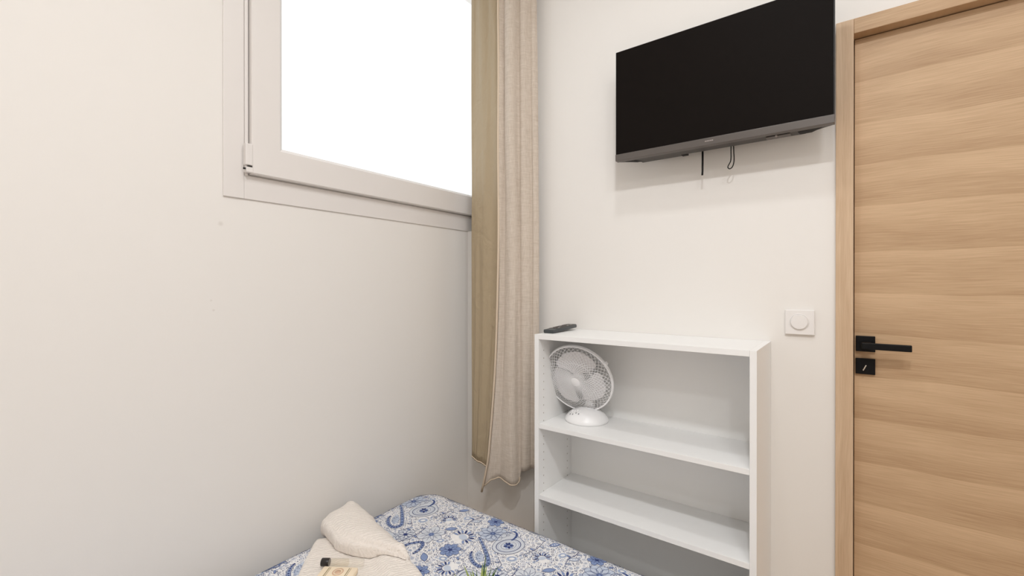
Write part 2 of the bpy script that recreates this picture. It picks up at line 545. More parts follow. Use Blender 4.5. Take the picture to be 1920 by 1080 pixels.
# ------------------------------------------------------------------ bookshelf
SX0, SX1, SD = 0.641, 1.441, 0.303
T = 0.0185
shelf = empty('bookcase', ((SX0 + SX1) / 2, -0.15, 0), 'low open white bookcase against the wall between curtain and door', 'bookcase')
for sx in (SX0, SX1 - T - 0.001):
    bm = bmesh.new()
    box(bm, sx, sx + T + 0.001, -SD, -0.001, 0.0, 1.0598, bev=0.0008)
    inner = sx + T + 0.001 if sx == SX0 else sx
    for yy in (-0.265, -0.072):           # two columns of drilled peg holes
        for k in range(27):
            zz = 0.16 + k * 0.032
            s = 1 if sx == SX0 else -1
            lathe(bm, [(0, 0.0), (0.0026, 0.0), (0.0026, 0.0004), (0, 0.0004)], 10,
                  Matrix.Translation((inner, yy, zz)) @ Matrix.Rotation(s * PI / 2, 4, 'Y'), mi=1)
    obj('side_panel', bm, [M_white, M_hole], shelf)
xi0, xi1 = SX0 + T + 0.0012, SX1 - T - 0.0012
boxobj('top_panel', M_white, shelf, xi0, xi1, -SD + 0.0005, -0.001, 1.0405, 1.06, bev=0.0008)
for zt in (0.7002, 0.4147, 0.075):
    boxobj('shelf_board', M_white, shelf, xi0, xi1, -SD + 0.002, -0.037, zt - T, zt, bev=0.0008)
boxobj('back_panel', M_white, shelf, xi0, xi1, -0.0365, -0.030, 0.03, 1.0403, bev=0)
boxobj('plinth', M_white, shelf, xi0, xi1, -SD + 0.012, -SD + 0.028, 0.0, 0.0563, bev=0.0008)

# ------------------------------------------------------------------ television
TX0, TX1, TY, TZ0, TZ1 = 0.914, 1.626, -0.130, 1.752, 2.186
tv = empty('television', (1.27, -0.13, 1.75), 'black flat television on a wall bracket above the white bookcase', 'television')
bm = bmesh.new()
box(bm, TX0, TX1, TY + 0.001, TY + 0.022, TZ0 + 0.012, TZ1, bev=0.002)
obj('tv_body', bm, M_tvedge, tv)
boxobj('screen', M_screen, tv, TX0 + 0.003, TX1 - 0.003, TY - 0.0005, TY + 0.0012, TZ0 + 0.0262, TZ1 - 0.003, bev=0)
boxobj('bezel', M_tvgrey, tv, TX0, TX1, TY - 0.002, TY + 0.023, TZ0, TZ0 + 0.026, bev=0.0015)
bm = bmesh.new()                          # rear housing, tapering towards the wall
F = [(TX0 + 0.004, TZ0 + 0.0006), (TX1 - 0.004, TZ0 + 0.0006), (TX1 - 0.012, TZ1 - 0.02), (TX0 + 0.012, TZ1 - 0.02)]
B = [(TX0 + 0.080, TZ0 + 0.0006), (TX1 - 0.080, TZ0 + 0.0006), (TX1 - 0.10, TZ1 - 0.10), (TX0 + 0.10, TZ1 - 0.10)]
va = [bm.verts.new((x, TY + 0.0225, z)) for x, z in F]
vb = [bm.verts.new((x, TY + 0.068, z)) for x, z in B]
bm.faces.new(va); bm.faces.new(vb[::-1])
for j in range(4):
    bm.faces.new((va[j], va[(j + 1) % 4], vb[(j + 1) % 4], vb[j]))
box(bm, TX0 + 0.078, 1.168, TY + 0.050, TY + 0.086, TZ0 + 0.0004, TZ0 + 0.17, bev=0.003)
housing = obj('rear_housing', bm, M_tvback, tv)
for (a, b_, c_, d_) in ((TX0 + 0.030, TX0 + 0.072, TX0 + 0.066, TX0 + 0.086), (TX1 - 0.098, TX1 - 0.034, TX1 - 0.094, TX1 - 0.062)):
    bm = bmesh.new()
    q = [(a, TY + 0.030), (b_, TY + 0.030), (d_, TY + 0.062), (c_, TY + 0.062)]
    lo = [bm.verts.new((x, y, TZ0 - 0.0003)) for x, y in q]
    hi = [bm.verts.new((x, y, TZ0 + 0.004)) for x, y in q]
    bm.faces.new(lo); bm.faces.new(hi[::-1])
    for j in range(4):
        bm.faces.new((lo[j], lo[(j + 1) % 4], hi[(j + 1) % 4], hi[j]))
    obj('speaker_grille', bm, M_rubber, housing)
bm = bmesh.new()
box(bm, 1.150, 1.172, TY + 0.066, TY + 0.088, TZ0 - 0.001, TZ0 + 0.006, bev=0.001)
obj('cable_clip', bm, M_rubber, housing)
bm = bmesh.new()                          # little receiver block under the right end
box(bm, 1.437, 1.508, TY + 0.026, TY + 0.056, TZ0 - 0.0030, TZ0 + 0.003, bev=0.001)
rec = obj('sensor_block', bm, M_tvgrey, tv)
bm = bmesh.new()
box(bm, 1.439, 1.506, TY + 0.0245, TY + 0.0275, TZ0 - 0.001, TZ0 + 0.004)
lathe(bm, [(0, 0), (0.0035, 0), (0.0035, 0.003), (0, 0.003)], 16, Matrix.Translation((1.468, TY + 0.0265, TZ0 - 0.003)) @ Matrix.Rotation(PI / 2, 4, 'X'), mi=1)
obj('sensor_window', bm, [M_rubber, M_logo], rec)
bm = bmesh.new()                          # tiny unreadable maker's mark on the bezel
x = 1.252
for wd in (0.0030, 0.0022, 0.0034, 0.0024, 0.0028, 0.0022, 0.0030):
    box(bm, x, x + wd, TY - 0.0026, TY - 0.0018, TZ0 + 0.0125, TZ0 + 0.0160)
    x += wd + 0.0013
obj('logo', bm, M_logo, tv)
bm = bmesh.new()                          # bracket: wall plate, two arms, rear plate
box(bm, 1.12, 1.42, -0.012, -0.0005, 1.86, 2.08, bev=0.002)
for xx in (1.165, 1.345):
    box(bm, xx, xx + 0.03, -0.0625, -0.010, 1.80, 2.10, bev=0.002)
brk = obj('wall_bracket', bm, M_black, tv)
bm = bmesh.new()                          # flat release strap
tube(bm, [Vector((1.2255, -0.056, 1.81)), Vector((1.2255, -0.056, 1.72)), Vector((1.225, -0.055, 1.68)), Vector((1.224, -0.055, 1.666))], 0.0035, 8)
obj('release_strap', bm, M_rubber, brk)
bm = bmesh.new()                          # looped cord
def smooth_path(P, n=6):
    P = [Vector(p) for p in P]; out = []
    for i in range(len(P) - 1):
        p0, p1, p2, p3 = P[max(i - 1, 0)], P[i], P[i + 1], P[min(i + 2, len(P) - 1)]
        for k in range(n):
            t = k / n
            out.append(0.5 * ((2 * p1) + (p2 - p0) * t + (2 * p0 - 5 * p1 + 4 * p2 - p3) * t * t + (3 * p1 - p0 - 3 * p2 + p3) * t ** 3))
    out.append(P[-1])
    return out
cy = -0.056
loop = [(1.322, cy, 1.80), (1.322, cy, 1.735), (1.322, cy, 1.715), (1.320, cy, 1.700), (1.313, cy, 1.687), (1.312, cy, 1.680), (1.318, cy, 1.675),
        (1.326, cy, 1.680), (1.331, cy, 1.694), (1.332, cy, 1.712), (1.331, cy, 1.738), (1.330, cy, 1.80)]
tube(bm, smooth_path(loop), 0.0018, 8)
obj('release_cord', bm, M_rubber, brk)

# ------------------------------------------------------------------ remote control on the bookcase
rem = empty('remote_control', (0.667, -0.14, 1.06), 'dark grey remote control lying on the left end of the bookcase top', 'remote control')
RM = Matrix.Translation((0.6665, -0.142, 1.0602)) @ Matrix.Rotation(math.radians(1.5), 4, 'Z') @ Matrix.Rotation(math.radians(2.6), 4, 'X')
bm = bmesh.new()
box(bm, -0.0235, 0.0235, -0.102, 0.110, 0.0045, 0.0195, bev=0.004, seg=3, mtx=RM)
obj('remote_shell', bm, M_remote, rem, smooth=True, angle=40)
bm = bmesh.new()
box(bm, -0.0200, 0.0200, -0.064, 0.107, 0.0192, 0.0203, bev=0.0005, mtx=RM)
obj('remote_face', bm, M_remote_top, rem)
for r in range(8):
    for c in range(3):
        bm = bmesh.new()
        lathe(bm, [(0, 0), (0.0042, 0), (0.0042, 0.0012), (0.0036, 0.0018), (0, 0.0018)], 12, RM @ Matrix.Translation((-0.0125 + c * 0.0125, -0.050 + r * 0.0155, 0.0201)), sy=0.75)
        obj('remote_key', bm, M_remote_key if (r * 3 + c) % 5 else M_remote_light, rem)
bm = bmesh.new()
box(bm, -0.014, 0.010, 0.080, 0.0925, 0.0201, 0.0216, bev=0.0005, mtx=RM)
obj('remote_key', bm, M_remote_light, rem)

# ------------------------------------------------------------------ desk fan
FB = Vector((0.794, -0.145, 0.7004))
fan = empty('desk_fan', FB, 'small white desk fan with wire mesh guard on the upper shelf', 'fan')
bm = bmesh.new()
lathe(bm, [(0, 0), (0.086, 0), (0.0885, 0.004), (0.0885, 0.010), (0.083, 0.018), (0.074, 0.030), (0.058, 0.041), (0.036, 0.049), (0.022, 0.054), (0, 0.055)], 64,
      Matrix.Translation(FB))
base = obj('fan_base', bm, M_plastic, fan, smooth=True)
def dome(x, y):                           # height of the base at an offset from its centre
    r = math.hypot(x, y)
    prof = [(0, 0.055), (0.022, 0.054), (0.036, 0.049), (0.058, 0.041), (0.074, 0.030), (0.083, 0.018)]
    for (r0, h0), (r1, h1) in zip(prof, prof[1:]):
        if r0 <= r <= r1:
            return h0 + (h1 - h0) * (r - r0) / (r1 - r0)
    return 0.018
for k, xx in enumerate((-0.046, -0.034, -0.022, -0.010)):
    bm = bmesh.new()
    px, py = xx + 0.006, -0.044 - 0.004 * (k % 2)
    h = dome(px, py)
    Mx = Matrix.Translation(FB + Vector((px, py, h - 0.001))) @ Matrix.Rotation(math.radians(28), 4, 'X')
    box(bm, -0.0042, 0.0042, -0.0065, 0.0065, 0.0, 0.0045, bev=0.001, mtx=Mx)
    bt = obj('speed_button', bm, M_plastic, base)
    for q in (-1,):
        bm = bmesh.new()
        py2 = py - 0.013
        px2 = px * 1.12
        h2 = dome(px2, py2)
        Mx2 = Matrix.Translation(FB + Vector((px2, py2, h2 - 0.0004))) @ Matrix.Rotation(math.radians(36), 4, 'X')
        box(bm, -0.0020, 0.0020, -0.0028, 0.0028, 0.0, 0.0012, mtx=Mx2)
        obj('button_mark', bm, M_grey_ink, base)
# head frame: axis n is the direction the fan blows
n_ = Vector((0.0833, -0.9435, -0.3208)).normalized()
HC = Vector((0.7720, -0.178, 0.8755))
e1 = n_.cross(Vector((0, 0, 1))).normalized() * -1
e2 = n_.cross(e1).normalized()
if e2.z < 0: e2 = -e2
e1 = e2.cross(n_).normalized()
HM = Matrix(((e1.x, e2.x, n_.x, HC.x), (e1.y, e2.y, n_.y, HC.y), (e1.z, e2.z, n_.z, HC.z), (0, 0, 0, 1)))
R0 = 0.1455
bm = bmesh.new()                          # neck from the base to the motor
tube(bm, [FB + Vector((0, 0.020, 0.048)), FB + Vector((-0.004, 0.034, 0.085)), FB + Vector((-0.010, 0.046, 0.130)), HM @ Vector((0, -0.01, -0.062))],
     lambda t: 0.021 - 0.004 * t, 20)
obj('fan_neck', bm, M_plastic, fan, smooth=True, angle=50)
bm = bmesh.new()
lathe(bm, [(0, -0.088), (0.020, -0.088), (0.034, -0.083), (0.042, -0.070), (0.045, -0.045), (0.044, -0.030), (0.036, -0.026), (0, -0.026)], 40, HM)
motor = obj('motor_housing', bm, M_plastic, fan, smooth=True, angle=40)
bm = bmesh.new()
for k in range(7):
    a = math.radians(20 + k * 15)
    box(bm, -0.0018, 0.0018, -0.004, 0.004, -0.0275, -0.0255, mtx=HM @ Matrix.Rotation(a, 4, 'Z') @ Matrix.Translation((0, 0.037, 0)))
obj('motor_vent', bm, M_darkslot, motor)
def cage(bm, front, rin, n_wires, turns, rw=0.0009, segs=14):
    def hgt(r):
        t = (r - rin) / (R0 - rin)
        return (0.030 * (1 - max(t, 0) ** 2.6)) if front else (-0.052 * (1 - max(t, 0) ** 3.2))
    for sgn in ((1, -1) if front else (1,)):
        for w in range(n_wires):
            pts = []
            for i in range(segs + 1):
                t = i / segs
                r = rin + (R0 - rin) * t
                a = 2 * PI * w / n_wires + sgn * turns * 2 * PI * t
                pts.append(HM @ Vector((r * math.cos(a), r * math.sin(a), hgt(r))))
            tube(bm, pts, rw, 4, cap=False)
    for r in (rin, rin + (R0 - rin) * 0.5):
        tube(bm, [HM @ Vector((r * math.cos(2 * PI * j / 48), r * math.sin(2 * PI * j / 48), hgt(r))) for j in range(48)], rw, 4, closed=True)
bm = bmesh.new()
cage(bm, True, 0.016, 44, 0.20, rw=0.00095)
fg = obj('front_guard', bm, M_plastic, fan, smooth=True)
bm = bmesh.new()
lathe(bm, [(0, 0.0335), (0.014, 0.0335), (0.018, 0.031), (0.018, 0.027), (0, 0.027)], 32, HM)
obj('guard_badge', bm, M_plastic, fg, smooth=True, angle=40)
bm = bmesh.new()
cage(bm, False, 0.044, 64, 0.10)
obj('rear_guard', bm, M_plastic, fan, smooth=True)
bm = bmesh.new()
lathe(bm, [(R0 - 0.003, -0.008), (R0 + 0.002, -0.009), (R0 + 0.0045, -0.004), (R0 + 0.0045, 0.003), (R0 + 0.002, 0.007), (R0 - 0.003, 0.006), (R0 - 0.003, -0.008)], 96, HM)
box(bm, -0.007, 0.007, R0 + 0.0005, R0 + 0.009, -0.010, 0.008, bev=0.001, mtx=HM @ Matrix.Rotation(math.radians(-58), 4, 'Z'))
obj('guard_rim', bm, M_plastic, fan, smooth=True, angle=40)
bm = bmesh.new()                          # hub and three rounded blades
lathe(bm, [(0, 0.016), (0.014, 0.015), (0.022, 0.009), (0.024, -0.004), (0.024, -0.018), (0, -0.018)], 32, HM)
hub = obj('fan_hub', bm, M_blade, fan, smooth=True, angle=40)
for k in range(3):
    bm = bmesh.new()
    A0 = math.radians(78 + 120 * k)
    nu, nv = 12, 16
    grid = []
    for i in range(nu + 1):
        t = i / nu
        r = 0.018 + 0.102 * t
        half = math.radians(20 + 36 * math.sin(PI * min(1, t * 0.62 + 0.06)) ) * (1 if t < 0.78 else math.sqrt(max(0.0, 1 - ((t - 0.78) / 0.24) ** 2)))
        sweep = math.radians(16) * t
        row = []
        for j in range(nv + 1):
            s = j / nv * 2 - 1
            a = A0 + sweep + s * half
            row.append((r, a, -0.001 + s * (0.012 - 0.004 * t)))
        grid.append(row)
    top = [[bm.verts.new(HM @ Vector((r * math.cos(a), r * math.sin(a), z + 0.0008))) for (r, a, z) in row] for row in grid]
    bot = [[bm.verts.new(HM @ Vector((r * math.cos(a), r * math.sin(a), z - 0.0008))) for (r, a, z) in row] for row in grid]
    for i in range(nu):
        for j in range(nv):
            bm.faces.new((top[i][j], top[i + 1][j], top[i + 1][j + 1], top[i][j + 1]))
            bm.faces.new((bot[i][j], bot[i][j + 1], bot[i + 1][j + 1], bot[i + 1][j]))
    edge = [(0, j) for j in range(nv)] + [(i, nv) for i in range(nu)] + [(nu, j) for j in range(nv, 0, -1)] + [(i, 0) for i in range(nu, 0, -1)]
    for (a, b_) in zip(edge, edge[1:] + edge[:1]):
        bm.faces.new((top[a[0]][a[1]], top[b_[0]][b_[1]], bot[b_[0]][b_[1]], bot[a[0]][a[1]]))
    obj('fan_blade', bm, M_blade, hub, smooth=True, angle=50)

# ------------------------------------------------------------------ curtain
cur = empty('curtain', (0.28, -0.09, 0.3), 'beige linen curtain with olive lining hanging in the corner beside the window', 'curtain')
def sheet(name, path, z_top, z_bot, m, thick, parent, nz=60, wob=0.006, flare=0.0, mi_fn=None, seed=1, hem=None):
    """hang a strip of cloth along a plan path; z_bot is a function of the path parameter"""
    P = smooth_path([(x, y, 0) for x, y in path], 8)
    n = len(P)
    bm = bmesh.new()
    rows = []
    for k in range(nz + 1):
        t = k / nz
        row = []
        for i, p in enumerate(P):
            u = i / (n - 1)
            zb = z_bot(u)
            z = z_top + (zb - z_top) * t
            a = P[max(i - 1, 0)]; b = P[min(i + 1, n - 1)]
            d = (b - a).normalized(); nn = Vector((-d.y, d.x, 0))
            w = wob * (mnoise.noise(Vector((u * 6 + seed, z * 1.1, seed))) + 0.5 * mnoise.noise(Vector((u * 14, z * 2.5, seed + 7))))
            q = Vector((p.x, p.y, z)) + nn * w
            if flare:
                q += flare(u, z)
            row.append(bm.verts.new(q))
        rows.append(row)
    last_row = [v.co.copy() for v in rows[-1]]
    for k in range(nz):
        for i in range(n - 1):
            f = bm.faces.new((rows[k][i], rows[k][i + 1], rows[k + 1][i + 1], rows[k + 1][i])); f.smooth = True
    o = obj(name, bm, m, parent, smooth=True)
    sheet.bottom = [v.copy() for v in last_row]
    s = o.modifiers.new('cloth', 'SOLIDIFY'); s.thickness = thick; s.offset = 0
    return o
ZC = 2.96
def lerp(tab, u):
    for (a, va_), (b, vb_) in zip(tab, tab[1:]):
        if a <= u <= b:
            return va_ + (vb_ - va_) * (u - a) / (b - a)
    return tab[-1][1]
# lining turned towards the room, from the corner side to the hem
sheet('curtain_lining', [(0.126, -0.108), (0.165, -0.113), (0.215, -0.122), (0.270, -0.120), (0.322, -0.126)], ZC,
      lambda u: lerp([(0, 0.385), (0.5, 0.376), (1, 0.368)], u), M_lining, 0.0016, cur, wob=0.006, seed=2,
      flare=lambda u, z: Vector((-0.085 * u * max(0, 1 - (z - 0.35) / 1.15) ** 1.5, 0, 0)) if z < 1.5 else Vector((0, 0, 0)))
bm = bmesh.new()
tube(bm, [q + Vector((0, 0, 0.006)) for q in sheet.bottom], 0.0035, 6)
obj('bottom_hem', bm, M_hem, bpy.data.objects['curtain_lining'], smooth=True)
# linen front: hem edge, then three folds, then the back fold towards the shelf
linen_path = [(0.330, -0.134), (0.335, -0.146), (0.341, -0.138), (0.348, -0.121), (0.357, -0.126), (0.376, -0.135), (0.394, -0.135), (0.407, -0.122), (0.412, -0.100),
              (0.418, -0.092), (0.434, -0.098), (0.448, -0.094), (0.458, -0.080), (0.466, -0.066), (0.480, -0.068), (0.489, -0.058), (0.492, -0.045)]
def linen_bottom(u):
    return lerp([(0, 0.276), (0.02, 0.275), (0.05, 0.288), (0.10, 0.318), (0.18, 0.331), (0.26, 0.328), (0.36, 0.320), (0.46, 0.318), (0.53, 0.330), (0.60, 0.385), (0.8, 0.395), (1, 0.41)], u)
def linen_flare(u, z):
    v = Vector((0, 0, 0))
    if z < 1.5 and u < 0.35:              # leading edge drifts back towards the corner at the bottom
        k = (1.5 - max(z, 0.25)) / 1.25
        v.x -= 0.088 * k * k * (1 - u / 0.35)
    if z < 0.42 and u < 0.12:
        v.x -= 0.030 * (0.42 - z) / 0.19 * (1 - u / 0.12)
    if z > 1.6:
        v.x -= 0.012 * (z - 1.6) * u
    return v
lin = sheet('curtain_linen', linen_path, ZC, linen_bottom, M_linen, 0.0022, cur, nz=90, wob=0.005, flare=linen_flare, seed=5)
bm = bmesh.new()
nb = len(sheet.bottom)
tube(bm, [q + Vector((0, 0, 0.004)) for q in sheet.bottom[: int(nb * 0.56)]], 0.0035, 6)
obj('bottom_hem', bm, M_hem, lin, smooth=True)
bm = bmesh.new()                          # pale stitched hem down the leading edge
hp = []
for k in range(70):
    z = ZC - 0.01 - (ZC - 0.01 - 0.25) * k / 69
    q = Vector((0.329, -0.146, z)) + linen_flare(0.02, z)
    hp.append(q + Vector((0.001 * math.sin(z * 9), 0.0, 0)))
tube(bm, hp, 0.0052, 8)
obj('hem', bm, M_hem, lin, smooth=True)

# ------------------------------------------------------------------ bed
BX0, BX1, BY0, BY1, BZ = 0.055, 1.455, -2.24, -0.335, 0.312
bed = empty('bed', ((BX0 + BX1) / 2, (BY0 + BY1) / 2, 0), 'low double bed in the corner under the window', 'bed')
boxobj('bed_base', M_bedbase, bed, BX0 + 0.03, BX1 - 0.03, BY0 + 0.03, BY1 - 0.03, 0.04, 0.13, bev=0.01)
boxobj('mattress', M_mattress, bed, BX0 + 0.025, BX1 - 0.025, BY0 + 0.025, BY1 - 0.025, 0.13, 0.292, bev=0.04, seg=4)
for fx in (BX0 + 0.1, BX1 - 0.1):
    for fy in (BY0 + 0.1, BY1 - 0.1):
        bm = bmesh.new()
        lathe(bm, [(0, 0), (0.02, 0), (0.026, 0.04), (0, 0.04)], 16, Matrix.Translation((fx, fy, 0)))
        obj('bed_leg', bm, M_black, bed)

# bedspread: a rounded slab surface S(x, y); the printed paisley is laid on the same surface
RE, RC = 0.075, 0.055
cxm, cym = (BX0 + BX1) / 2, (BY0 + BY1) / 2
hx, hy = (BX1 - BX0) / 2 - RE - RC, (BY1 - BY0) / 2 - RE - RC
def S(x, y, off=0.0):
    dx, dy = abs(x - cxm) - hx, abs(y - cym) - hy
    qx, qy = max(dx, 0), max(dy, 0)
    d = math.hypot(qx, qy) - RC
    hgt = 0.0045 * mnoise.noise(Vector((x * 3.1, y * 3.1, 3.3))) + 0.0022 * mnoise.noise(Vector((x * 8.5, y * 8.5, 1.1)))
    if d <= 0 or (qx == 0 and qy == 0):
        return Vector((x, y, BZ - 0.003 + hgt + off))
    L_ = math.hypot(qx, qy)
    ux, uy = qx / L_ * (1 if x > cxm else -1), qy / L_ * (1 if y > cym else -1)
    bx, by = x - ux * d, y - uy * d
    a = d / RE
    if a < PI / 2:
        o, z = RE * math.sin(a), BZ - 0.003 - RE * (1 - math.cos(a)); nz, no = math.cos(a), math.sin(a)
    else:
        o, z = RE, BZ - 0.003 - RE - (d - RE * PI / 2); nz, no = 0, 1
        o += 0.004 * mnoise.noise(Vector((bx * 9, by * 9, 0))) * min(1, (d - RE * PI / 2) / 0.05)
    z += hgt * nz
    return Vector((bx + ux * (o + no * off), by + uy * (o + no * off), z + nz * off))
bm = bmesh.new()
EXT = RE * PI / 2 + 0.145                 # unrolled overhang
NX, NY = 150, 200
ux0, ux1 = cxm - hx - RC - EXT, cxm + hx + RC + EXT
uy0, uy1 = cym - hy - RC - EXT, cym + hy + RC + EXT
def rounded(i, j):                        # square grid -> keep overhang length constant at the corners
    x = ux0 + (ux1 - ux0) * i / NX; y = uy0 + (uy1 - uy0) * j / NY
    dx, dy = abs(x - cxm) - hx, abs(y - cym) - hy
    if dx > 0 and dy > 0:
        m_ = max(dx, dy); L_ = math.hypot(dx, dy); k = m_ / L_
        x = cxm + (hx + dx * k) * (1 if x > cxm else -1); y = cym + (hy + dy * k) * (1 if y > cym else -1)
    return x, y
gv = [[bm.verts.new(S(*rounded(i, j))) for j in range(NY + 1)] for i in range(NX + 1)]
for i in range(NX):
    for j in range(NY):
        f = bm.faces.new((gv[i][j], gv[i + 1][j], gv[i + 1][j + 1], gv[i][j + 1])); f.smooth = True

# ---- paisley print: a tile of motifs in metres, repeated over the cloth
PALE, MID, NAVY, GREY, WHITE = 1, 2, 3, 4, 5
LAY = {PALE: 0.0007, GREY: 0.0009, WHITE: 0.0012, MID: 0.0013, NAVY: 0.0016}
rnd = random.Random(11)
tile = []                                  # (list of (x, y), material, kind)
TW, TH = 0.438, 0.40
occ = []                                   # discs already taken by a big motif
def fillp(pts, m_): tile.append((pts, m_))
def strokep(pts, w, m_, closed=False):
    k = len(pts)
    Lq = []; Rq = []
    for i in range(k):
        a = pts[(i - 1) % k] if closed or i > 0 else pts[i]
        b = pts[(i + 1) % k] if closed or i < k - 1 else pts[i]
        dx, dy = b[0] - a[0], b[1] - a[1]; l = math.hypot(dx, dy) or 1
        ww = w * (1 if closed else (0.35 + 0.65 * math.sin(PI * (0.12 + 0.76 * i / max(1, k - 1)))))
        nx, ny = -dy / l * ww / 2, dx / l * ww / 2
        Lq.append((pts[i][0] + nx, pts[i][1] + ny)); Rq.append((pts[i][0] - nx, pts[i][1] - ny))
    for i in range(k if closed else k - 1):
        j = (i + 1) % k
        tile.append(([Lq[i], Lq[j], Rq[j], Rq[i]], m_))
def dotp(x, y, r, m_, n=6):
    a0 = rnd.random() * 6
    tile.append(([(x + r * math.cos(a0 + 2 * PI * k / n), y + r * math.sin(a0 + 2 * PI * k / n)) for k in range(n)], m_))
def xf(pts, x, y, s, a):
    c, n = math.cos(a), math.sin(a)
    return [(x + s * (px * c - py * n), y + s * (px * n + py * c)) for px, py in pts]
def teardrop(n=28, bend=0.55, fat=1.0):
    """paisley outline about the origin, curled tip towards +y"""
    out = []
    for k in range(n):
        t = 2 * PI * k / n
        r = math.sin(t / 2)
        x = fat * 0.62 * math.sin(t) * r ** 1.3
        y = -math.cos(t) * 0.5 - 0.5
        y = -y                               # 0 (tip... ) to 1
        y = 1.0 - y
        out.append((x + bend * max(0, y) ** 2 * 0.5, y * 1.15 - 0.45))
    return out
TD = teardrop()
def ring(n, r, sy=1.0): return [(r * math.cos(2 * PI * k / n), sy * r * math.sin(2 * PI * k / n)) for k in range(n)]
def beads(path, r, m_, every=1):
    for i, p in enumerate(path):
        if i % every == 0: dotp(p[0], p[1], r, m_, 5)
def paisley(x, y, s, a, flip=1):
    T_ = [(px * flip, py) for px, py in TD]
    def sc(k, dy): return [(px * k, (py + dy) * k - dy) for px, py in T_]
    fillp(xf(T_, x, y, s, a), PALE)
    strokep(xf(T_, x, y, s, a), 0.0016, NAVY, True)
    strokep(xf(sc(0.90, 0.1), x, y, s, a), 0.0012, MID, True)
    fillp(xf(sc(0.80, 0.12), x, y, s, a), WHITE)
    beads(xf(sc(0.84, 0.11), x, y, s, a), 0.0014, NAVY)
    fillp(xf(sc(0.66, 0.14), x, y, s, a), GREY)
    strokep(xf(sc(0.66, 0.14), x, y, s, a), 0.0014, MID, True)
    fillp(xf(sc(0.50, 0.17), x, y, s, a), PALE)
    strokep(xf(sc(0.50, 0.17), x, y, s, a), 0.0012, NAVY, True)
    cres = xf([(p * 0.20, q * 0.20 + 0.30) for p, q in T_], x, y, s, a)
    fillp(cres, MID); strokep(cres, 0.0011, NAVY, True)
    for k in range(8):                      # little flower in the eye
        b = 2 * PI * k / 8
        pet = xf([(px * 0.050, py * 0.085 + 0.10) for px, py in ring(8, 1.0)], 0, 0, 1, b)
        pet = [(p, q - 0.17) for p, q in pet]
        fillp(xf(pet, x, y, s, a), MID if k % 2 else NAVY)
    c = xf([(0, -0.17)], x, y, s, a)[0]
    dotp(c[0], c[1], 0.050 * s, WHITE, 8)
    dotp(c[0], c[1], 0.028 * s, NAVY, 6)
    halo = xf(sc(1.14, 0.06), x, y, s, a)
    for i, p in enumerate(halo):            # frilled edge of tiny petals
        q = halo[(i + 1) % len(halo)]
        m_ = ((p[0] + q[0]) / 2, (p[1] + q[1]) / 2)
        dotp(m_[0], m_[1], 0.0022, MID if i % 2 else NAVY, 6)
    occ.append((x, y, s * 0.60))
def upaisley(x, y, s, a):
    P = []
    for k in range(30):
        t = k / 29
        b = -0.35 * PI + t * 1.75 * PI
        r = 0.42 - 0.10 * t
        P.append((r * math.cos(b) * (1 - 0.25 * t), -r * 1.25 * math.sin(b) * (0.9 + 0.5 * t)))
    Q = xf(P, x, y, s, a)
    fillp(xf([(p * 0.72, q * 0.72) for p, q in P], x, y, s, a), PALE)
    strokep(Q, 0.0095, MID)
    strokep(xf([(p * 1.13, q * 1.13) for p, q in P], x, y, s, a), 0.0016, NAVY)
    strokep(xf([(p * 0.86, q * 0.86) for p, q in P], x, y, s, a), 0.0016, NAVY)
    beads(Q, 0.0031, NAVY, 2)
    beads(xf([(p * 0.55, q * 0.5) for p, q in P], x, y, s, a), 0.0016, NAVY, 3)
    occ.append((x, y, s * 0.56))
def flower(x, y, s, n=7, c1=PALE, c2=MID, core=NAVY, rot=0.0):
    for k in range(n):
        b = rot + 2 * PI * k / n
        pet = [(px * 0.20, py * 0.26 + 0.30) for px, py in ring(10, 1.0)]
        pet = xf(pet, x, y, s, b)
        fillp(pet, c1)
        strokep(pet, 0.0011, NAVY if n > 6 else c2, True)
        strokep(xf([(0, 0.14), (0.01, 0.3), (0, 0.42)], x, y, s, b), 0.0014, c2)
    dotp(x, y, 0.12 * s, core, 8); dotp(x, y, 0.06 * s, WHITE, 6)
    occ.append((x, y, s * 0.5))
def combflower(x, y, s, a):
    fillp(xf([(px, py * 0.7) for px, py in ring(14, 0.24)], x, y, s, a), PALE)
    for k in range(11):
        b = math.radians(-115 + 23 * k)
        pet = xf([(px * 0.055, py * 0.13 + 0.40) for px, py in ring(7, 1.0)], x, y, s, a + b)
        fillp(pet, NAVY if k % 2 else MID)
    strokep(xf([(0.27 * math.sin(math.radians(-120 + 12 * k)), 0.27 * math.cos(math.radians(-120 + 12 * k))) for k in range(21)], x, y, s, a), 0.0020, NAVY)
    beads(xf([(0.56 * math.sin(math.radians(-110 + 20 * k)), 0.56 * math.cos(math.radians(-110 + 20 * k))) for k in range(12)], x, y, s, a), 0.0019, NAVY)
    occ.append((x, y, s * 0.5))
def leafm(x, y, s, a, m_=MID):
    L_ = [(0.22 * math.sin(PI * k / 8) * (1 if k < 9 else -1), k / 8 - 0.5) for k in range(9)] + [(-0.22 * math.sin(PI * k / 8), k / 8 - 0.5) for k in range(7, 0, -1)]
    Q = xf(L_, x, y, s, a)
    fillp(Q, m_)
    strokep(Q, 0.0013, NAVY, True)
    for k in range(3):
        c = xf([(0, -0.22 + 0.2 * k)], x, y, s, a)[0]; dotp(c[0], c[1], 0.07 * s, WHITE, 5)
    occ.append((x, y, s * 0.35))
def eye(x, y, s, a):
    fillp(xf([(px, py * 0.75) for px, py in ring(14, 0.5)], x, y, s, a), PALE)
    strokep(xf([(px, py * 0.75) for px, py in ring(14, 0.34)], x, y, s, a), 0.0022, MID, True)
    fillp(xf([(px, py * 0.75) for px, py in ring(10, 0.22)], x, y, s, a), WHITE)
    occ.append((x, y, s * 0.5))
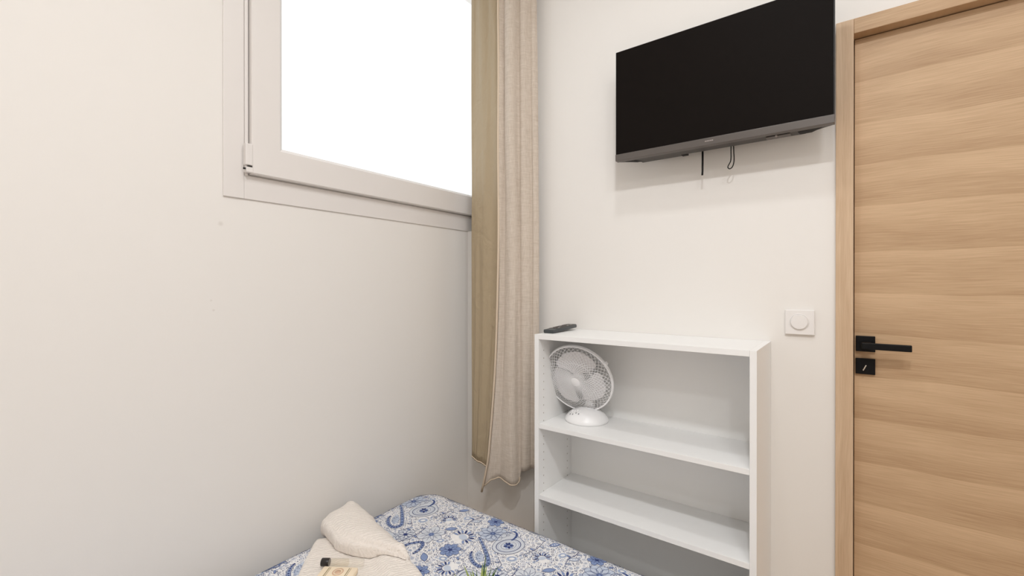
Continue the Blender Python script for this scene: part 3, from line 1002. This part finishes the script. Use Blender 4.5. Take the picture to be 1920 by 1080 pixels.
def vine(P, w=0.0021, m_=MID, curl=True):
    Q = smooth_path([(p[0], p[1], 0) for p in P], 6)
    Q = [(q.x, q.y) for q in Q]
    strokep(Q, w, m_)
    for i in range(3, len(Q) - 2, 5):
        dx, dy = Q[i + 1][0] - Q[i - 1][0], Q[i + 1][1] - Q[i - 1][1]
        l = math.hypot(dx, dy) or 1
        sd = 1 if (i // 5) % 2 else -1
        nx, ny = -dy / l * sd, dx / l * sd
        cx_, cy_ = Q[i][0] + nx * 0.010, Q[i][1] + ny * 0.010
        leafy = xf([(px * 0.0042, py * 0.0085) for px, py in ring(7, 1.0)], cx_, cy_, 1, math.atan2(ny, nx) - PI / 2)
        fillp(leafy, PALE if i % 2 else MID); strokep(leafy, 0.0010, NAVY, True)
def eye_paisley(x, y, s, a):
    """oval eye with a flower in it, a dark curling tail and a pale frilled halo"""
    def q(pts): return xf(pts, x, y, s, a)
    halo = [(0.62 * math.cos(t), 0.50 * math.sin(t) + (0.42 * max(0, math.cos(t - 0.9)) ** 3)) for t in [2 * PI * k / 40 for k in range(40)]]
    fillp(q(halo), GREY)
    strokep(q(halo), 0.0014, NAVY, True)
    body = [(0.47 * math.cos(t), 0.37 * math.sin(t)) for t in [2 * PI * k / 32 for k in range(32)]]
    fillp(q(body), PALE); strokep(q(body), 0.0026, NAVY, True)
    b2 = [(p * 0.86, r * 0.84) for p, r in body]
    strokep(q(b2), 0.0009, MID, True)
    fillp(q([(p * 0.62, r * 0.6) for p, r in body]), GREY)
    strokep(q([(p * 0.62, r * 0.6) for p, r in body]), 0.0010, NAVY, True)
    for k in range(9):
        b = 2 * PI * k / 9
        pet = [(px * 0.052, py * 0.085 + 0.115) for px, py in ring(7, 1.0)]
        fillp(q(xf(pet, 0, 0, 1, b)), MID if k % 2 else NAVY)
    dotp(*q([(0, 0)])[0], 0.05 * s, WHITE, 8); dotp(*q([(0, 0)])[0], 0.025 * s, NAVY, 6)
    tail = [(0.25, 0.24), (0.42, 0.30), (0.60, 0.44), (0.66, 0.60), (0.62, 0.74)]
    tl = smooth_path([(p, r, 0) for p, r in tail], 5); tl = [(v.x, v.y) for v in tl]
    strokep(q(tl), 0.0105, MID); strokep(q(tl), 0.0050, NAVY)
    beads(q(tl), 0.0016, WHITE, 3)
    occ.append((x, y, s * 0.58))
    t = q([(0.55, 0.52)])[0]; occ.append((t[0], t[1], s * 0.18))
def bead_band(P, w=0.0100):
    Q = smooth_path([(p, r, 0) for p, r in P], 6); Q = [(v.x, v.y) for v in Q]
    strokep(Q, w * 1.9, GREY)
    strokep(Q, w, MID)
    for sd in (0.62, -0.62):
        off = []
        for i in range(len(Q)):
            a_ = Q[max(i - 1, 0)]; b_ = Q[min(i + 1, len(Q) - 1)]
            dx, dy = b_[0] - a_[0], b_[1] - a_[1]; l = math.hypot(dx, dy) or 1
            off.append((Q[i][0] - dy / l * w * sd, Q[i][1] + dx / l * w * sd))
        strokep(off, 0.0020, NAVY)
    beads(Q, 0.0040, NAVY, 2)
    beads(Q[1:], 0.0014, WHITE, 2)
    for p in Q[::3]: occ.append((p[0], p[1], w * 0.9))
def Y(y): return y + 0.80
# main motifs, at the spots where the cloth shows them
eye_paisley(0.232, Y(-0.527), 0.100, 1.15)
bead_band([(0.112, Y(-0.552)), (0.155, Y(-0.580)), (0.197, Y(-0.612)), (0.243, Y(-0.655)), (0.235, Y(-0.684)), (0.200, Y(-0.682)), (0.165, Y(-0.658)), (0.152, Y(-0.637))])
fillp([(0.165, Y(-0.610)), (0.195, Y(-0.625)), (0.222, Y(-0.655)), (0.212, Y(-0.668)), (0.190, Y(-0.662)), (0.170, Y(-0.640))], PALE)
beads([(0.178, Y(-0.628)), (0.190, Y(-0.640)), (0.202, Y(-0.652)), (0.183, Y(-0.642)), (0.196, Y(-0.660))], 0.0016, NAVY)
eye(0.289, Y(-0.583), 0.042, 0.8)
combflower(0.371, Y(-0.517), 0.058, 0.9)
leafm(0.366, Y(-0.424), 0.046, -0.6)
flower(0.392, Y(-0.634), 0.098, 6, GREY, NAVY, MID, 0.4)
leafm(0.427, Y(-0.562), 0.050, -0.75)
combflower(0.061, Y(-0.585), 0.086, -0.4)
flower(0.135, Y(-0.498), 0.100, 9, PALE, MID, MID, 0.1)
flower(0.083, Y(-0.676), 0.070, 7, MID, NAVY, NAVY, 0.2)
bead_band([(0.365, Y(-0.762)), (0.372, Y(-0.722)), (0.400, Y(-0.690)), (0.424, Y(-0.712)), (0.430, Y(-0.755))], 0.0085)
eye_paisley(0.245, Y(-0.758), 0.082, -0.6)
flower(0.310, Y(-0.690), 0.072, 8, GREY, NAVY, NAVY, 0.6)
combflower(0.150, Y(-0.757), 0.070, 2.6)
leafm(0.040, Y(-0.760), 0.056, 0.9); leafm(0.025, Y(-0.470), 0.044, 2.2, PALE); leafm(0.310, Y(-0.420), 0.036, 1.3, PALE)
eye(0.100, Y(-0.728), 0.034, 0.2); eye(0.420, Y(-0.460), 0.036, 1.0); eye(0.185, Y(-0.432), 0.032, 0.5); eye(0.012, Y(-0.655), 0.032, 0.9)
flower(0.090, Y(-0.425), 0.060, 6, MID, NAVY, NAVY, 0.0)
vine([(0.298, Y(-0.548)), (0.318, Y(-0.510)), (0.326, Y(-0.470)), (0.322, Y(-0.425))], 0.0019, NAVY)
vine([(0.020, Y(-0.525)), (0.008, Y(-0.480)), (0.018, Y(-0.440)), (0.012, Y(-0.405))], 0.0021, NAVY)
vine([(0.330, Y(-0.600)), (0.345, Y(-0.650)), (0.330, Y(-0.730)), (0.345, Y(-0.790))], 0.0019, NAVY)
vine([(0.120, Y(-0.620)), (0.135, Y(-0.680)), (0.115, Y(-0.710)), (0.070, Y(-0.730))], 0.0017, MID)
vine([(0.250, Y(-0.610)), (0.285, Y(-0.640)), (0.270, Y(-0.690))], 0.0017, NAVY)
vine([(0.180, Y(-0.470)), (0.165, Y(-0.440)), (0.130, Y(-0.415))], 0.0017, MID)
vine([(0.200, Y(-0.710)), (0.190, Y(-0.790))], 0.0017, NAVY)
def free(x, y, r):
    for (ox, oy, orr) in occ:
        ddx = abs(x - ox); ddx = min(ddx, TW - ddx); ddy = abs(y - oy); ddy = min(ddy, TH - ddy)
        if ddx * ddx + ddy * ddy < (orr + r) ** 2: return False
    return True
for _ in range(1500):                      # small outlined pebbles in loose clusters, then dots
    x, y = rnd.random() * TW, rnd.random() * TH
    r = rnd.uniform(0.0035, 0.0075)
    if free(x, y, r * 0.9):
        peb = xf([(px * r, py * r * 0.75) for px, py in ring(9, 1.0)], x, y, 1, rnd.random() * 3)
        if rnd.random() < 0.6: fillp(peb, rnd.choice((PALE, GREY, GREY)))
        strokep(peb, 0.0011, rnd.choice((MID, NAVY, MID)), True)
        if r > 0.0055: dotp(x, y, 0.0016, NAVY, 5)
        occ.append((x, y, r * 1.55))
dots = 0
for _ in range(12000):
    x, y = rnd.random() * TW, rnd.random() * TH
    r = rnd.choice((0.0014, 0.0018, 0.0024))
    if free(x, y, r * 0.5):
        dotp(x, y, r, NAVY if rnd.random() < 0.8 else MID, 5)
        occ.append((x, y, 0.0042)); dots += 1
    if dots > 900: break
LIM = RE * PI / 2 + 0.13
for ti in range(int(math.floor(ux0 / TW)) - 1, int(ux1 / TW) + 1):
    for tj in range(int(math.floor((uy0 + 0.8) / TH)) - 1, int((uy1 + 0.8) / TH) + 1):
        ox = ti * TW; oy = -0.80 + tj * TH + 0.012 * ti
        for pts, m_ in tile:
            gx, gy = ox + pts[0][0], oy + pts[0][1]
            qx, qy = max(abs(gx - cxm) - hx, 0), max(abs(gy - cym) - hy, 0)
            if math.hypot(qx, qy) - RC > LIM or (qx > RC + LIM) or (qy > RC + LIM):
                continue
            try:
                f = bm.faces.new([bm.verts.new(S(ox + px, oy + py, LAY[m_])) for px, py in pts])
                f.material_index = m_
            except ValueError:
                pass
M_cloth = mat('bedspread_cotton', srgb(250, 248, 247), 0.85, spec=0.15, bump=(700, 0.15, 0.001))
M_pale = mat('print_pale_blue', srgb(205, 214, 230), 0.85, spec=0.15)
M_mid = mat('print_mid_blue', srgb(142, 160, 200), 0.85, spec=0.15)
M_navy = mat('print_navy', srgb(62, 74, 124), 0.85, spec=0.15)
M_greyp = mat('print_grey_blue', srgb(222, 226, 233), 0.85, spec=0.15)
M_wh = mat('print_white', srgb(250, 249, 249), 0.85, spec=0.15)
# faces of the print must look outwards
bm.normal_update()
ctr = Vector((cxm, cym, 0.0))
for f in bm.faces:
    c = f.calc_center_median()
    ref = Vector((0, 0, 1)) if c.z > BZ - 0.05 else Vector((c.x - cxm, c.y - cym, 0.3))
    if f.normal.dot(ref) < 0:
        f.normal_flip()
me = bpy.data.meshes.new('bedspread')
bm.to_mesh(me); bm.free()
for q in (M_cloth, M_pale, M_mid, M_navy, M_greyp, M_wh):
    me.materials.append(q)
spread = bpy.data.objects.new('bedspread', me)
scene.collection.objects.link(spread)
tag(spread, 'white bedspread with blue paisley print covering the low bed', 'bedspread')

# ------------------------------------------------------------------ towels
def top_z(x, y): return S(x, y).z
def flat_h(x, y, h):
    """height of the folded stack above the bed: thicker where the cloth is doubled"""
    t = max(0.0, min(1.0, ((x - 0.40) * 0.5 + (y + 0.915)) / 0.06))
    t = t * t * (3 - 2 * t)
    return h * (1 + 0.95 * t)
def flat_towel():
    t = bmesh.new()
    c = [(0.100, -0.930), (0.262, -1.085), (0.630, -1.130), (0.600, -0.862), (0.400, -0.812), (0.215, -0.800)]
    nc = len(c)
    cx = sum(p[0] for p in c) / nc; cy_ = sum(p[1] for p in c) / nc
    sm = smooth_path([(x, y, 0) for x, y in c + [c[0]]], 24)[:-1]
    poly = []
    for i in range(nc):
        a, b = Vector((*c[i], 0)), Vector((*c[(i + 1) % nc], 0))
        for k in range(24): poly.append(a.lerp(b, k / 24))
    out = [p.lerp(q, 0.25) for p, q in zip(poly, sm)]
    lay = [(0.985, 0.0), (1.0, 0.003), (1.006, 0.008), (1.004, 0.014), (0.99, 0.019), (0.965, 0.022), (0.92, 0.0235)] + [(1 - 0.08 - 0.05 * k, 0.024) for k in range(1, 18)]
    rings = []
    for (sc_, h) in lay:
        rg = []
        for p in out:
            x, y = cx + (p.x - cx) * sc_, cy_ + (p.y - cy_) * sc_
            w = 0.0022 * mnoise.noise(Vector((x * 22, y * 22, 4.0))) + 0.0012 * mnoise.noise(Vector((x * 60, y * 60, 9.0)))
            rg.append(t.verts.new((x, y, top_z(x, y) + 0.002 + flat_h(x, y, h) + (w if h > 0.012 else 0))))
        rings.append(rg)
    m_ = len(out)
    for A, B_ in zip(rings, rings[1:]):
        for j in range(m_):
            f = t.faces.new((A[j], A[(j + 1) % m_], B_[(j + 1) % m_], B_[j])); f.smooth = True
    t.faces.new(rings[-1]); t.faces.new(rings[0][::-1])
    return t
tw1 = obj('folded_towel', flat_towel(), M_towel, smooth=True)
tag(tw1, 'white towel folded flat on the bed under the small bottle and soap', 'towel', 'towels on the bed')
def rolled_towel():
    t = bmesh.new()
    F0 = Vector((0.062, -0.735, 0)); F1 = Vector((0.510, -0.828, 0))   # far edge of the roll
    d = (F1 - F0).normalized(); s = Vector((-d.y, d.x, 0))
    n, m_ = 60, 64
    rings = []
    for i in range(n + 1):
        u = i / n
        k = max(0.0, (u - 0.42) / 0.58)
        wv = 0.082 * (1 - 0.80 * (k * k * (3 - 2 * k)))
        wv *= 0.16 + 0.84 * math.sqrt(max(0.0, 1 - (1 - min(u / 0.17, 1)) ** 2))
        hv = 0.094 - 0.030 * u
        hv *= 0.30 + 0.70 * math.sqrt(max(0.0, 1 - (1 - min(u / 0.13, 1)) ** 2))
        if u > 0.90:
            q = (1 - u) / 0.10
            wv *= 0.55 + 0.45 * q; hv *= 0.72 + 0.28 * q
        full = 0.082 * (1 - 0.80 * (k * k * (3 - 2 * k)))
        c = F0.lerp(F1, u) - s * full
        rg = []
        for j in range(m_):
            a = 2 * PI * j / m_
            ca, sa = math.cos(a), math.sin(a)
            ex = abs(ca) ** 0.85 * (1 if ca > 0 else -1)
            ez = abs(sa) ** 0.9 * (1 if sa > 0 else -1)
            peak = 0.024 * math.exp(-((a - 0.95) / 0.38) ** 2) * math.exp(-((u - 0.05) / 0.07) ** 2)
            dent = -0.007 * math.exp(-((a - 1.75) / 0.25) ** 2) * math.exp(-((u - 0.02) / 0.10) ** 2)
            crease = -0.010 * math.exp(-((a - 2.35) / 0.20) ** 2) * min(1, u * 3)
            z = hv * 0.5 + hv * 0.5 * ez + ((peak + dent + crease) if sa > 0 else 0)
            p = c + s * (wv * ex)
            nn = mnoise.noise(Vector((p.x * 15, p.y * 15, z * 18))) + 0.5 * mnoise.noise(Vector((p.x * 40, p.y * 40, z * 40)))
            p = p + s * 0.004 * nn
            rest = top_z(p.x, p.y) + 0.004
            inside = max(0.0, min(1.0, (p.x - 0.135) / 0.05)) * max(0.0, min(1.0, (-0.80 - 0.10 * (p.x - 0.2) - p.y) / 0.02))
            rest += flat_h(p.x, p.y, 0.0245) * inside
            top = top_z(p.x, p.y) + 0.004 + max(0.0, z + 0.003 * nn * (1 if sa > 0 else 0))
            rg.append(t.verts.new((p.x, p.y, max(rest, top + 0.010 * (1 if sa > 0 else 0)))))
        rings.append(rg)
    for R1, R2 in zip(rings, rings[1:]):
        for j in range(m_):
            f = t.faces.new((R1[j], R1[(j + 1) % m_], R2[(j + 1) % m_], R2[j])); f.smooth = True
    t.faces.new(rings[0]); t.faces.new(rings[-1])
    return t
tw2 = obj('rolled_towel', rolled_towel(), M_towel, smooth=True)
tag(tw2, 'thick white rolled towel lying behind the small bottle on the bed', 'towel', 'towels on the bed')

# ------------------------------------------------------------------ toiletry bottle and wrapped soap on the towel
bz = 0.3385
bot = empty('toiletry_bottle', (0.31, -0.985, bz), 'small clear bottle with black cap lying on the folded white towel', 'bottle')
ba = Vector((0.283, -1.014, bz + 0.0135)); bb = Vector((0.396, -0.934, bz + 0.0135))
bd = (bb - ba).normalized()
bs = Vector((-bd.y, bd.x, 0))
BM = Matrix(((bs.x, 0, bd.x, ba.x), (bs.y, 0, bd.y, ba.y), (0, 1, 0, ba.z), (0, 0, 0, 1)))
bl = (bb - ba).length
bm = bmesh.new()
lathe(bm, [(0, 0), (0.0118, 0), (0.0125, 0.001), (0.0125, 0.024), (0.0118, 0.025), (0, 0.025)], 32, BM)
obj('bottle_cap', bm, M_cap, bot, smooth=True, angle=40)
bm = bmesh.new()
lathe(bm, [(0, 0.0255), (0.0110, 0.0255), (0.0128, 0.029), (0.0128, bl - 0.006), (0.0115, bl - 0.001), (0, bl)], 32, BM)
obj('bottle_body', bm, M_bottle, bot, smooth=True, angle=40)
bm = bmesh.new()
lathe(bm, [(0, 0.031), (0.0108, 0.031), (0.0112, bl * 0.62), (0, bl * 0.66)], 24, BM)
obj('bottle_liquid', bm, M_liquid, bot, smooth=True)
soap = empty('wrapped_soap', (0.378, -1.02, bz), 'cream paper-wrapped soap lying in front of the small bottle', 'soap')
SMx = Matrix.Translation((0.378, -1.020, bz)) @ Matrix.Rotation(math.radians(33), 4, 'Z')
bm = bmesh.new()
box(bm, -0.056, 0.056, -0.032, 0.032, 0.0, 0.018, bev=0.004, seg=3, mtx=SMx)
obj('wrapper', bm, M_paper, soap, smooth=True, angle=40)
bm = bmesh.new()
lathe(bm, [(0.017, 0.0181), (0.017, 0.0184), (0.013, 0.0184), (0.013, 0.0181)], 32, SMx @ Matrix.Translation((0.002, 0.004, 0)), sy=1.1)
lathe(bm, [(0, 0.0184), (0.010, 0.0184), (0.010, 0.0181)], 24, SMx @ Matrix.Translation((0.002, 0.004, 0)))
for xx, wd in ((-0.036, 0.003), (-0.030, 0.0015), (0.030, 0.003), (0.036, 0.0015)):
    box(bm, xx, xx + wd, -0.020, 0.024, 0.0180, 0.0184, mi=1, mtx=SMx)
obj('printed_mark', bm, [M_ink, M_ink2], soap)

# ------------------------------------------------------------------ potted grass on the bed
PP = Vector((0.850, -0.882, top_z(0.850, -0.882) + 0.001))
plant = empty('potted_grass', PP, 'green grass plant in a small pot standing on the paisley bedspread', 'plant')
bm = bmesh.new()
lathe(bm, [(0, 0), (0.026, 0), (0.028, 0.003), (0.034, 0.045), (0.035, 0.047), (0.032, 0.047), (0.030, 0.040), (0, 0.040)], 32, Matrix.Translation(PP))
obj('pot', bm, M_pot, plant, smooth=True, angle=40)
bm = bmesh.new()
lathe(bm, [(0, 0.0425), (0.012, 0.043), (0.0300, 0.0405), (0, 0.0402)], 24, Matrix.Translation(PP))
obj('soil', bm, M_soil, plant, smooth=True)
def blade(bm, root, tip, w, sag, n=8):
    root, tip = Vector(root), Vector(tip)
    d = (tip - root); hor = Vector((d.x, d.y, 0))
    if hor.length < 1e-4: hor = Vector((1, 0, 0))
    s = Vector((-hor.y, hor.x, 0)).normalized()
    rows = []
    for i in range(n + 1):
        t = i / n
        p = root + Vector((d.x * t ** 1.3, d.y * t ** 1.3, d.z * t)) + Vector((0, 0, sag * math.sin(PI * t)))
        ww = w * (0.55 + 0.45 * math.sin(PI * min(1, t * 1.2 + 0.1))) * (1 - t ** 4) + 0.0003
        rows.append((p - s * ww, p + Vector((0, 0, -ww * 0.5)), p + s * ww))
    vv = [[bm.verts.new(q) for q in r] for r in rows]
    for a, b_ in zip(vv, vv[1:]):
        for j in range(2):
            f = bm.faces.new((a[j], a[j + 1], b_[j + 1], b_[j])); f.smooth = True
prnd = random.Random(4)
tips = [(0.755, -0.742, 0.42, 1), (0.748, -0.836, 0.425, 0), (0.822, -0.765, 0.418, 1), (0.785, -0.775, 0.41, 0), (0.79, -0.80, 0.43, 0), (0.845, -0.78, 0.405, 1), (0.80, -0.79, 0.40, 0),
        (0.735, -0.865, 0.41, 0), (0.765, -0.80, 0.40, 1), (0.87, -0.80, 0.40, 0), (0.775, -0.83, 0.42, 0), (0.825, -0.80, 0.43, 1)]
for k in range(40):
    a = prnd.random() * 2 * PI; r = 0.03 + 0.07 * prnd.random()
    tips.append((PP.x + r * math.cos(a), PP.y + r * math.sin(a), 0.39 + 0.035 * prnd.random(), k % 2))
for (tx, ty, tz, dk) in tips:
    a = math.atan2(ty - PP.y, tx - PP.x)
    rr = 0.006 + 0.014 * prnd.random()
    bm = bmesh.new()
    blade(bm, (PP.x + rr * math.cos(a), PP.y + rr * math.sin(a), PP.z + 0.040), (tx, ty, tz), 0.0070 if not dk else 0.0044, 0.008)
    obj('grass_blade', bm, M_leaf_dark if dk else M_leaf_light, plant, smooth=True)
